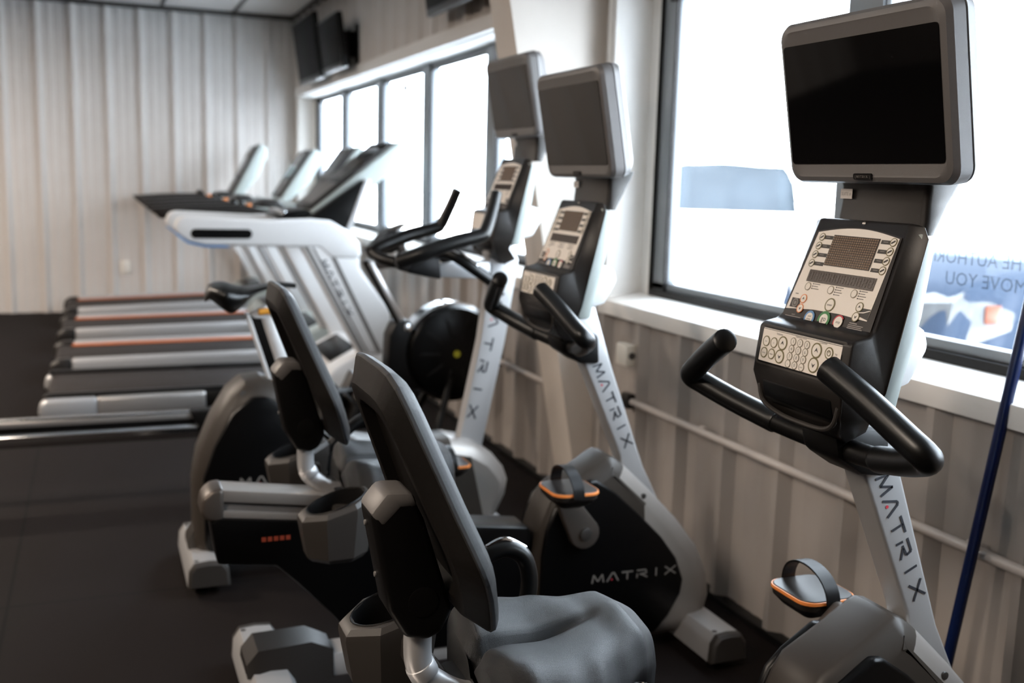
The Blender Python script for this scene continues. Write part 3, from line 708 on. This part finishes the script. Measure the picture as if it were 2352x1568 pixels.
    LOCAL[0]=Vector((0,0,0))
    return root
recumbent(1.5,'nearest recumbent bike, its black seat in front and its console by the near window',0.,math.atan2(-.150,-.122),True)
recumbent(2.68,'middle recumbent bike with a black backrest, console in front of the cream column',.042,math.atan2(.140,-.085),True)

def upright(mid):
    root=thing('upright_bike','upright exercise bike with a slim black saddle and raised multi-grip handlebars','exercise bike',(.9,mid,0))
    base=Vector((0,-mid,0)); LOCAL[0]=base
    mb=MB('hood')
    body=[(.284,.10),(.284,.34),(.291,.385),(.302,.445),(.35,.561),(.405,.654),(.455,.696),(.516,.702),(.60,.665),(.72,.55),(.86,.46),(1.02,.43),(1.20,.445),(1.29,.425),(1.37,.375),(1.418,.318),(1.438,.265),(1.43,.21),(1.385,.12),(1.36,.07),(.35,.07)]
    mb.loft([[(q[0],y,q[1]) for q in inset(body,d)] for y,d in ((-.120,.050),(-.112,.036),(-.098,.020),(-.080,.008),(-.062,0),(.062,0),(.080,.008),(.098,.020),(.112,.036),(.120,.050))])
    fc,rh=mb.split(lambda c: c[0]>1.20); rh.build('shroud',root,ang=26); fc.ms=[M['cover']]; fc.build('front_cover',root,ang=26)
    pan=[(.315,.12),(.312,.37),(.35,.48),(.41,.592),(.478,.648),(.53,.645),(.60,.60),(.70,.50),(.85,.415),(1.02,.385),(1.14,.375),(1.19,.30),(1.2,.2),(1.17,.10),(.40,.09)]
    for s in (-1,1):
        mb=MB('gloss'); mb.prism(pan,*sorted((s*.09,s*.128)),.012); sp=mb.build('side_panel',root)
        if s<0:
            mb=MB('logol'); logo(mb,frame((.43,-.1283,.338),(1,0,0),(0,0,1)),0,0,.03,.052,.040,'logol',dot='red'); mb.build('lettering',sp)
    mb=MB('ink'); mb.lathe([(.012,-.0),(.012,-.002)],(.45,-.1055,.655),'y',seg=14); mb.build('screw',root)
    crank_set(root,1.02,.30,math.atan2(.09,.13),L=.15, yin=.13)
    mb=MB('silver'); mb.prism([(1.345,1.13),(1.44,1.19),(1.475,1.10),(1.43,.80),(1.343,.38),(1.24,.39),(1.255,.43),(1.33,.80),(1.365,1.08)],-.031,.031,.007); ms=mb.build('mast',root)
    mb=MB('logo'); logo(mb,frame((1.418,-.0312,.98),(-.215,0,-.976),(.976,0,-.215)),0,-.032,.034,.088,.050,'logo',dot='red',st=.2); mb.build('lettering',ms)
    LOCAL[0]=base-Vector((.193,0,.131))
    console(root,False)
    LOCAL[0]=base-Vector((.200,0,.142))
    monitor(root)
    LOCAL[0]=base
    for s in (-1,1):
        mb=MB('rubber'); mb.tube([(1.308,s*.215,1.352),(1.285,s*.235,1.285),(1.258,s*.252,1.222),(1.235,s*.254,1.204),(1.13,s*.25,1.177),(1.031,s*.235,1.140),(.965,s*.20,1.112)],[.020,.021,.023,.025,.026,.027,.026],seg=16); mb.build('grip',root)
        mb=MB('black'); mb.tube([(.975,s*.205,1.115),(.99,s*.13,1.095),(1.03,s*.06,1.085)],.021,seg=12); mb.build('cross_bar',root)
    mb=MB('silver'); mb.prism([(1.155,1.040),(1.155,1.085),(1.36,1.10),(1.36,1.03)],-.035,.035,.006); mb.build('handlebar_stem',root)
    mb=MB('black'); mb.prism([(1.03,1.060),(1.035,1.085),(1.085,1.125),(1.15,1.118),(1.158,1.035),(1.10,1.045)],-.075,.075,.008); mb.build('handlebar_clamp',root)
    for s in (-1,1):
        mb=MB('rubber'); mb.tube([(1.14,s*.07,1.135),(1.19,s*.10,1.125),(1.25,s*.13,1.085),(1.325,s*.135,1.035)],.021,seg=12); lg=mb.build('lower_grip',root)
        mb=MB('chrome'); mb.tube([(1.165,s*.10,1.150),(1.215,s*.13,1.128),(1.27,s*.145,1.092)],.008,seg=8); mb.build('pulse_plate',lg)
    # saddle
    rr=[]; N=22
    for i in range(N+1):
        t=i/N; x=.338+.305*t
        hw=.015+.10*(math.sin(min(1,t/.22)*PI/2)**.7)*max(0.,1-max(0,(t-.18)/.82))**1.25 + .012*(t>.0)
        zt=1.006+.022*math.exp(-((t-.18)/.16)**2)+.018*math.exp(-((t-.85)/.3)**2)-.02*(t<.04); zb=zt-.018-.085*math.exp(-((t-.25)/.2)**2)
        rr.append([(x,hw*math.cos(2*PI*k/20)*(1 if math.sin(2*PI*k/20)>0 else .75),(zt+zb)/2+(zt-zb)/2*(abs(math.sin(2*PI*k/20))**.6)*(1 if math.sin(2*PI*k/20)>0 else -1)) for k in range(20)])
    mb=MB('rubber'); mb.loft(rr); mb.build('saddle',root,ang=70)
    mb=MB('white'); mb.prism([(.485,.916),(.54,.945),(.56,.93),(.548,.90),(.50,.902)],-.03,.03,.005); mb.build('saddle_clamp',root)
    mb=MB('black'); mb.prism([(.478,.912),(.56,.912),(.645,.65),(.565,.65)],-.020,.020,.003); sp=mb.build('seat_post',root)
    mb=MB('white'); mb.prism([(.471,.918),(.484,.918),(.571,.645),(.558,.645)],-.024,.024,.002); mb.build('scale_strip',sp)
    mb=MB('white'); mb.tube([(.545,0,.905),(.604,0,.715)],.030,smooth=False,seg=18); mb.tube([(.601,0,.73),(.606,0,.705)],.034,smooth=False,m='grey',seg=18); mb.build('post_sleeve',sp)
    mb=MB('amber'); mb.tube([(.515,-.03,.924),(.555,-.032,.927),(.592,-.034,.917)],.0115,seg=12); mb.build('height_lever',root)
    rs=stabilizer(root,'rear_stabilizer',.248,.385,.215)
    mb=MB('grey'); mb.loft([[(.262,-.065,.11),(.262,.065,.11),(.262,.05,.135),(.262,-.05,.135)],[(.29,-.08,.10),(.29,.08,.10),(.29,.05,.185),(.29,-.05,.185)],[(.40,-.075,.05),(.40,.075,.05),(.40,.05,.20),(.40,-.05,.20)]]); mb.build('beam_cover',root)
    mb=MB('silver'); mb.box((.88,0,.07),(1.1,.10,.06),.012); mb.build('base_beam',root)
    stabilizer(root,'front_stabilizer',1.335,1.445,.225)
    LOCAL[0]=Vector((0,0,0))
upright(3.67)
# ------------------------------------------------------------------ rowing machine
def rower(mid):
    r=thing('rowing_machine','rowing machine with a black flywheel and long bright rail, behind the upright bike','rowing machine',(.4,mid,0))
    LOCAL[0]=Vector((0,-mid,0))
    c=(1.575,0,.575)
    mb=MB('gloss'); mb.lathe([(.06,-.115),(.16,-.112),(.215,-.095),(.232,-.06),(.232,.06),(.215,.095),(.16,.112),(.06,.115)],c,'y',seg=48); fw=mb.build('flywheel_housing',r)
    mb=MB('chrome'); mb.lathe([(.226,-.062),(.241,-.05),(.241,.05),(.226,.062)],c,'y',seg=48); mb.build('perforated_rim',fw)
    mb=MB('tan_ink'); mb.lathe([(.004,-.1152),(.017,-.1152),(.017,-.117),(.004,-.117)],c,'y',seg=14); mb.build('hub_mark',fw)
    mb=MB('black'); 
    for k in range(10):
        a=2*PI*k/10; mb.box((c[0]+.13*math.cos(a),-.1135,c[2]+.13*math.sin(a)),(.10,.004,.012),.001,rot=(0,-a,0))
    mb.build('vent_guard',fw)
    for s in (-1,1):
        mb=MB('black'); mb.tube([(1.55,s*.10,.45),(1.45,s*.2,.2),(1.40,s*.27,.03)],.018,smooth=False); mb.box((1.395,s*.28,.02),(.06,.05,.04),.008); mb.build('front_leg',r)
        mb=MB('char'); mb.prism([(1.02,.20),(1.0,.22),(1.12,.47),(1.15,.46)],s*.12-.055,s*.12+.055,.006); f=mb.build('footrest',r)
        mb=MB('black'); mb.tube([(1.07,s*.12-.055,.37),(1.035,s*.12,.41),(1.07,s*.12+.055,.37)],.008); mb.build('foot_strap',f)
    mb=MB('black'); mb.prism([(1.25,.40),(1.26,.66),(1.29,.725),(1.36,.735),(1.39,.66),(1.42,.40)],-.06,.06,.01); mb.build('chain_box',r)
    mb=MB('chrome'); mb.lathe([(.022,-.061),(.018,-.075),(.0,-.078)],(1.345,0,.70),'y',seg=16); mb.build('arm_knob',r)
    mb=MB('alu'); 
    mb.prism([(-1.05,.336),(1.02,.336),(1.02,.312),(-1.05,.312)],-.024,.024,.004)
    mb.prism([(-1.05,.315),(1.02,.315),(1.02,.285),(-1.05,.285)],-.014,.014,0,'black')
    mb.prism([(-1.05,.288),(1.02,.288),(1.02,.222),(-1.05,.222)],-.030,.030,.02,'chrome',seg=3)
    ra=mb.build('monorail',r)
    mb=MB('chrome'); mb.box((-.02,0,.341),(2.06,.038,.012),.003); mb.build('steel_track',ra)
    mb=MB('black'); mb.prism([(.36,.35),(.44,.35),(1.40,.44),(1.40,.24),(.95,.20),(.42,.21)],-.045,.045,.01); mb.build('front_frame',r)
    mb=MB('gloss'); mb.prism([(.70,.40),(.73,.425),(.98,.425),(1.0,.40),(.97,.37),(.73,.37)],-.14,.14,.012); mb.build('seat',r)
    mb=MB('black'); mb.tube([(-.98,0,.28),(-1.0,.05,.12),(-1.02,.22,.015)],.018); mb.tube([(-.98,0,.28),(-1.0,-.05,.12),(-1.02,-.22,.015)],.018); mb.build('rear_leg',r)
    mb=MB('alu'); mb.prism([(1.16,1.0),(1.185,1.01),(1.345,.725),(1.32,.712)],-.035,.035,.004); ar=mb.build('monitor_arm',r)
    mb=MB('gloss'); mb.prism([(1.145,1.0),(1.168,1.012),(1.332,.725),(1.315,.70)],-.03,.03,.003); mb.build('arm_channel',ar)
    mb=MB('gloss'); mb.prism([(1.158,1.045),(1.205,1.088),(1.266,1.156),(1.285,1.156),(1.294,1.070),(1.256,1.050)],-.11,.11,.008); mo=mb.build('monitor',r)
    mb=MB('screen'); mb.prism([(1.212,1.098),(1.262,1.1525),(1.259,1.1545),(1.209,1.100)],-.07,.07,0); mb.build('screen',mo)
    mb=MB('tan'); mb.prism([(1.262,1.158),(1.34,1.186),(1.343,1.172),(1.272,1.142)],-.05,.05,.004); mb.prism([(1.285,1.15),(1.328,1.15),(1.352,1.035),(1.318,1.02)],-.03,.03,.008); mb.prism([(1.31,1.03),(1.36,1.045),(1.34,.98),(1.20,.97),(1.19,1.0)],-.025,.025,.005); mb.build('monitor_bracket',r)
    mb=MB('black'); mb.tube([(1.20,.19,.52),(1.19,0,.53),(1.20,-.19,.52)],.016); mb.build('pull_handle',r)
    LOCAL[0]=Vector((0,0,0))
rower(4.75)
# ------------------------------------------------------------------ treadmills
def treadmill(y0, y1, white, label, dz, cons):
    mid=(y0+y1)/2; h=(y1-y0)/2
    t=thing('treadmill',label,'treadmill',(.7,mid,0),'row of treadmills facing the long window')
    LOCAL[0]=Vector((0,-mid,0))
    rw=.085
    mb=MB('grey'); mb.prism([(-.27,.05),(-.27,.125),(1.35,.125+dz),(1.35,.06)],-h+.03,h-.03,.01); mb.build('deck',t)
    mb=MB('belt'); mb.prism([(-.285,.10),(-.275,.135),(-.25,.148),(1.32,.148+dz),(1.32,.10)],-h+rw+.005,h-rw-.005,.008)
    mb.build('belt',t)
    if not white:
        mb=MB('deckstrip'); mb.prism([(-.18,.150),(-.18,.1565),(1.30,.1565+dz),(1.30,.150+dz)],h-rw-.085,h-rw+.01,.001); mb.build('belt_guide_line',t)
    for s in (-1,1):
        ya,yb=sorted((s*(h-rw),s*h))
        if white:
            mb=MB('silver'); mb.prism([(-.325,.055),(-.315,.12),(-.28,.145),(-.02,.145),(-.02,.035),(-.28,.03)],ya,yb,.02,seg=3); mb.build('rear_corner',t)
            mb=MB('alu'); mb.prism([(-.02,.045),(-.02,.145),(.56,.150),(.56,.05)],ya,yb,.014,seg=3); mb.build('side_rail',t)
            mb=MB('black'); mb.prism([(.56,.05),(.56,.148),(1.30,.155+dz),(1.30,.05)],ya+.008,yb-.008,.01); mb.build('side_cover',t)
            mb=MB('black'); mb.prism([(-.30,.145),(-.28,.165),(1.25,.172+dz),(1.25,.15+dz)],*sorted((s*(h-rw-.01),s*(h-.035))),.006); mb.build('foot_rail',t)
        else:
            mb=MB('char'); mb.prism([(-.31,.06),(-.30,.14),(-.25,.172),(-.17,.176),(-.17,.05),(-.28,.04)],ya,yb,.02,seg=3); mb.build('rear_corner',t)
            mb=MB('silver'); mb.prism([(-.17,.06),(-.17,.172),(1.30,.172+dz),(1.30,.06)],ya,yb,.018,seg=3); mb.build('side_rail',t)
    mb=MB('black'); mb.box((.2,-h+.14,.03),(.08,.06,.06),.01); mb.box((.2,h-.14,.03),(.08,.06,.06),.01); mb.box((-.22,-h+.14,.025),(.06,.06,.05),.01); mb.box((-.22,h-.14,.025),(.06,.06,.05),.01); mb.build('feet',t)
    mb=MB('white' if white else 'pale'); mb.prism([(1.22,.06),(1.22,.17+dz),(1.30,.26+dz),(1.48,.36),(1.68,.345),(1.745,.26),(1.75,.06)],-h+.01,h-.01,.03,seg=3); mb.build('motor_hood',t)
    mb=MB('gloss'); mb.prism([(1.30,.275+dz),(1.46,.362),(1.47,.352),(1.31,.262+dz)],-h+.16,h-.16,.004); mb.build('hood_vent',t)
    for s in (-1,1):
        ya,yb=sorted((s*(h-.075),s*(h-.002)))
        mb=MB('white'); mb.prism([(1.10,.985),(1.45,.985),(1.455,.85),(1.643,.587),(1.645,.50),(1.60,.33),(1.45,.33)],ya,yb,.015,seg=3)
        ms=mb.build('mast',t)
        Fm=frame((0,s*(h-.0015),0),(s*-1.,0,0),(0,0,1)) if s>0 else frame((0,-h+.0015,0),(1,0,0),(0,0,1))
        mb=MB('satin')
        for (a,b,w) in (((1.135,.98),(1.475,.345),.012),((1.175,.975),(1.505,.345),.006),((1.265,.98),(1.575,.345),.014)):
            mb.plate(frame((0,-h+.0012,0),(1,0,0),(0,0,1)) if s<0 else frame((0,h-.0012,0),(-1,0,0),(0,0,1)),[((a[0]-w)*-s,a[1]),((a[0]+w)*-s,a[1]),((b[0]+w)*-s,b[1]),((b[0]-w)*-s,b[1])],0,.001)
        mb.build('groove_lines',ms)
        if s<0:
            mb=MB('logo'); logo(mb,frame((1.235,-h+.001,.90),(.445,0,-.895),(.895,0,.445)),0,-.018,.036,.064,.048,'logo',st=.2); mb.build('lettering',ms)
        if white:
            arm=[(.405,1.085),(.420,1.13),(.455,1.150),(.94,1.132),(1.17,1.142),(1.28,1.132),(1.385,1.072),(1.452,1.0),(1.462,.93),(1.44,.905),(1.28,.915),(1.215,.975),(.57,.985),(.48,1.005),(.42,1.05)]
            yy=sorted((s*(h-.105),s*(h+.004)))
            mb=MB('white'); mb.prism(arm,*yy,.018,seg=4); ar=mb.build('handrail',t,ang=50)
            mb=MB('gloss'); mb.plate(frame((.66,s*(h+.0035),1.052),(-s,0,0),(0,0,1)),rrect(.168,.027,.0265,8),0,.0025); mb.build('rail_inlay',ar)
            mb=MB('blue'); mb.prism([(.417,1.05),(.48,1.002),(.57,.982),(.70,.978),(.70,.974),(.57,.976),(.475,.996),(.409,1.048)],yy[0]-.001,yy[1]+.001,.001); mb.build('trim_line',ar)
        else:
            arm=[(.335,1.150),(.39,1.085),(.63,1.070),(.70,1.02),(1.20,.985),(1.30,.96),(1.42,.98),(1.42,1.05),(1.25,1.11),(.92,1.185),(.60,1.172)]
            mb=MB('char'); mb.prism(arm,*sorted((s*(h-.10),s*(h-.01))),.014,seg=3); mb.build('handrail',t,ang=50)
    # console
    (bx,bz,tx,tz,th)=cons
    d=Vector((tx-bx,tz-bz)); L=d.length; d/=L; n=Vector((-d.y,d.x))
    q=lambda a,b:(bx+d.x*a+n.x*b, bz+d.y*a+n.y*b)
    hy=.26 if white else .22
    mb=MB('pale'); mb.prism([q(0,-.05),q(L*.5,-.115),q(L-.07,-.105),q(L,-.06),q(L+.005,.008),q(0,.010)],-hy,hy,.014,seg=3); co=mb.build('console',t)
    mb=MB('char'); mb.prism([q(.02,.010),q(.02,.03),q(L-.04,.034),q(L-.015,.012)],-hy+.015,hy-.015,.006); mb.build('bezel',co)
    mb=MB('screen'); mb.prism([q(L*.42,.0325),q(L*.42,.0365),q(L-.05,.0375),q(L-.05,.034)],-hy+.05,hy-.05,0); mb.build('screen',co)
    mb=MB('satin'); mb.prism([q(.06,.03),q(.06,.034),q(L*.36,.036),q(L*.36,.032)],-hy+.06,hy-.06,0); mb.build('keypad',co)
    if white:
        mb=MB('gloss'); mb.prism([(1.17,1.142),(1.49,1.37),(1.535,1.372),(1.53,1.33),(1.40,1.08),(1.25,1.08)],-h+.10,h-.12,.012); w=mb.build('console_cradle',t)
        mb=MB('silver'); mb.prism([(1.505,1.378),(1.545,1.375),(1.42,1.06),(1.385,1.06)],-h+.095,h-.115,.006); mb.build('cradle_edge',w)
        mb=MB('gloss'); mb.prism([(1.0,1.128),(1.05,1.175),(1.17,1.19),(1.24,1.165),(1.2,1.13)],-.26,.26,.012); mb.build('dash_tray',t)
        mb=MB('chrome'); mb.tube([(1.04,-.24,1.165),(1.03,0,1.175),(1.04,.24,1.165)],.016); mb.build('pulse_bar',t)
    else:
        mb=MB('pale'); mb.prism([(.94,1.085),(.95,1.14),(1.0,1.165),(1.20,1.15),(1.32,1.20),(1.36,1.12),(1.25,1.065)],-h+.11,h-.11,.016); da=mb.build('dash_tray',t)
        mb=MB('char'); mb.prism([(1.02,1.165),(1.09,1.21),(1.19,1.215),(1.24,1.16)],-.2,.2,.01); mb.build('fan_pod',t)
        mb=MB('orange'); mb.lathe([(.0,-.0),(.022,.0),(.022,.02),(.0,.02)],(.985,-h+.22,1.165),'z',seg=14); mb.build('stop_button',t)
        mb=MB('black'); mb.tube([(.95,-.22,1.16),(.93,-.20,1.20),(.93,0,1.21),(.93,.20,1.20),(.95,.22,1.16)],.016); mb.build('pulse_bar',t)
    LOCAL[0]=Vector((0,0,0))
treadmill(6.10,6.95,True,'nearest treadmill with white curved handrail and a low pale rear corner',.0,(1.185,1.165,1.735,1.602,.06))
treadmill(7.22,8.07,False,'second treadmill from the camera, between the white-railed one and the third',.02,(1.44,1.16,1.765,1.60,.05))
treadmill(8.60,9.47,False,'third treadmill from the camera, its console before the far end of the window',.03,(1.43,1.17,1.715,1.60,.05))
treadmill(9.92,10.84,False,'farthest treadmill with long black handrail, against the far corrugated wall',.05,(1.19,1.13,1.47,1.66,.05))
# ------------------------------------------------------------------ blue pole against the sill
p0=Vector((1.81,1.79,.012)); p1=Vector((1.905,1.742,.90)); d=(p1-p0)
po=thing('pole','dark blue pole leaning on the near window sill','pole',p0-Vector((0,0,.012)))
mb=MB('pole'); mb.tube([p0+d*.02,p0+d*1.55],.0135,smooth=False,seg=18); mb.build('shaft',po)
mb=MB('rubber'); mb.tube([p0,p0+d*.03],.0155,smooth=False,seg=18); mb.build('rubber_tip',po)
# ------------------------------------------------------------------ camera and light
cam=bpy.data.cameras.new('camera'); co=bpy.data.objects.new('camera',cam); C.objects.link(co)
Rm=Matrix(((.9296618,.0308867,-.3671172),(-.3673744,.1525311,-.9174804),(.0276588,.9878159,.1531493)))
co.matrix_world=Matrix.Translation((0,0,1.4))@Rm.to_4x4()
cam.sensor_width=36; cam.lens=2400/2352*36; cam.clip_start=.05; cam.clip_end=400
cam.dof.use_dof=True; cam.dof.focus_distance=1.72; cam.dof.aperture_fstop=3.2
scn.camera=co
wd=bpy.data.worlds.new('sky'); scn.world=wd; wd.use_nodes=True
bg=wd.node_tree.nodes['Background']; bg.inputs['Color'].default_value=(.77,.885,1.,1); bg.inputs['Strength'].default_value=15
def area(name, loc, rot, sx, sy, power, col=(1,1,1)):
    l=bpy.data.lights.new(name,'AREA'); l.shape='RECTANGLE'; l.size=sx; l.size_y=sy; l.energy=power; l.color=col
    o=bpy.data.objects.new(name,l); C.objects.link(o); o.location=loc; o.rotation_euler=rot; return o
for (a,b) in (w1,w2):
    o=area('window_portal',(2.16,(a+b)/2,(SZ+HZ)/2+.03),(0,PI/2,0),HZ-SZ,b-a,1); o.data.cycles.is_portal=True
# warm fill lights added under the ceiling, over the open floor (out of the picture)
for (x,y,pw) in ((-2.8,8.3,150),(-2.6,5.4,140),(-3.8,2.4,95),(-1.7,.5,90)):
    t=thing('ceiling_light','recessed white ceiling light fixture out over the open floor','ceiling light',(x,y,ZC-.03),'ceiling lights')
    mb=MB('led'); mb.box((x,y,ZC-.03),(1.24,.34,.05),.01); mb.build('housing',t)
    area('lamp',(x,y,ZC-.075),(0,0,0),1.15,.28,pw,(1.,.85,.71))
sl=bpy.data.lights.new('sun','SUN'); sl.energy=230; sl.angle=math.radians(1.5); sl.color=(1.,.97,.93)
so=bpy.data.objects.new('sun',sl); C.objects.link(so)
so.rotation_euler=Vector((.80,.15,-.58)).to_track_quat('-Z','Y').to_euler()   # from behind the building, onto the snow
vs=scn.view_settings
vs.view_transform='Standard'; vs.look='None'; vs.gamma=1; vs.exposure=.1; vs.use_curve_mapping=False
scn.cycles.max_bounces=8; scn.cycles.diffuse_bounces=4; scn.cycles.glossy_bounces=4; scn.cycles.transparent_max_bounces=12
scn.cycles.caustics_reflective=False; scn.cycles.caustics_refractive=False
scn.cycles.sample_clamp_indirect=8
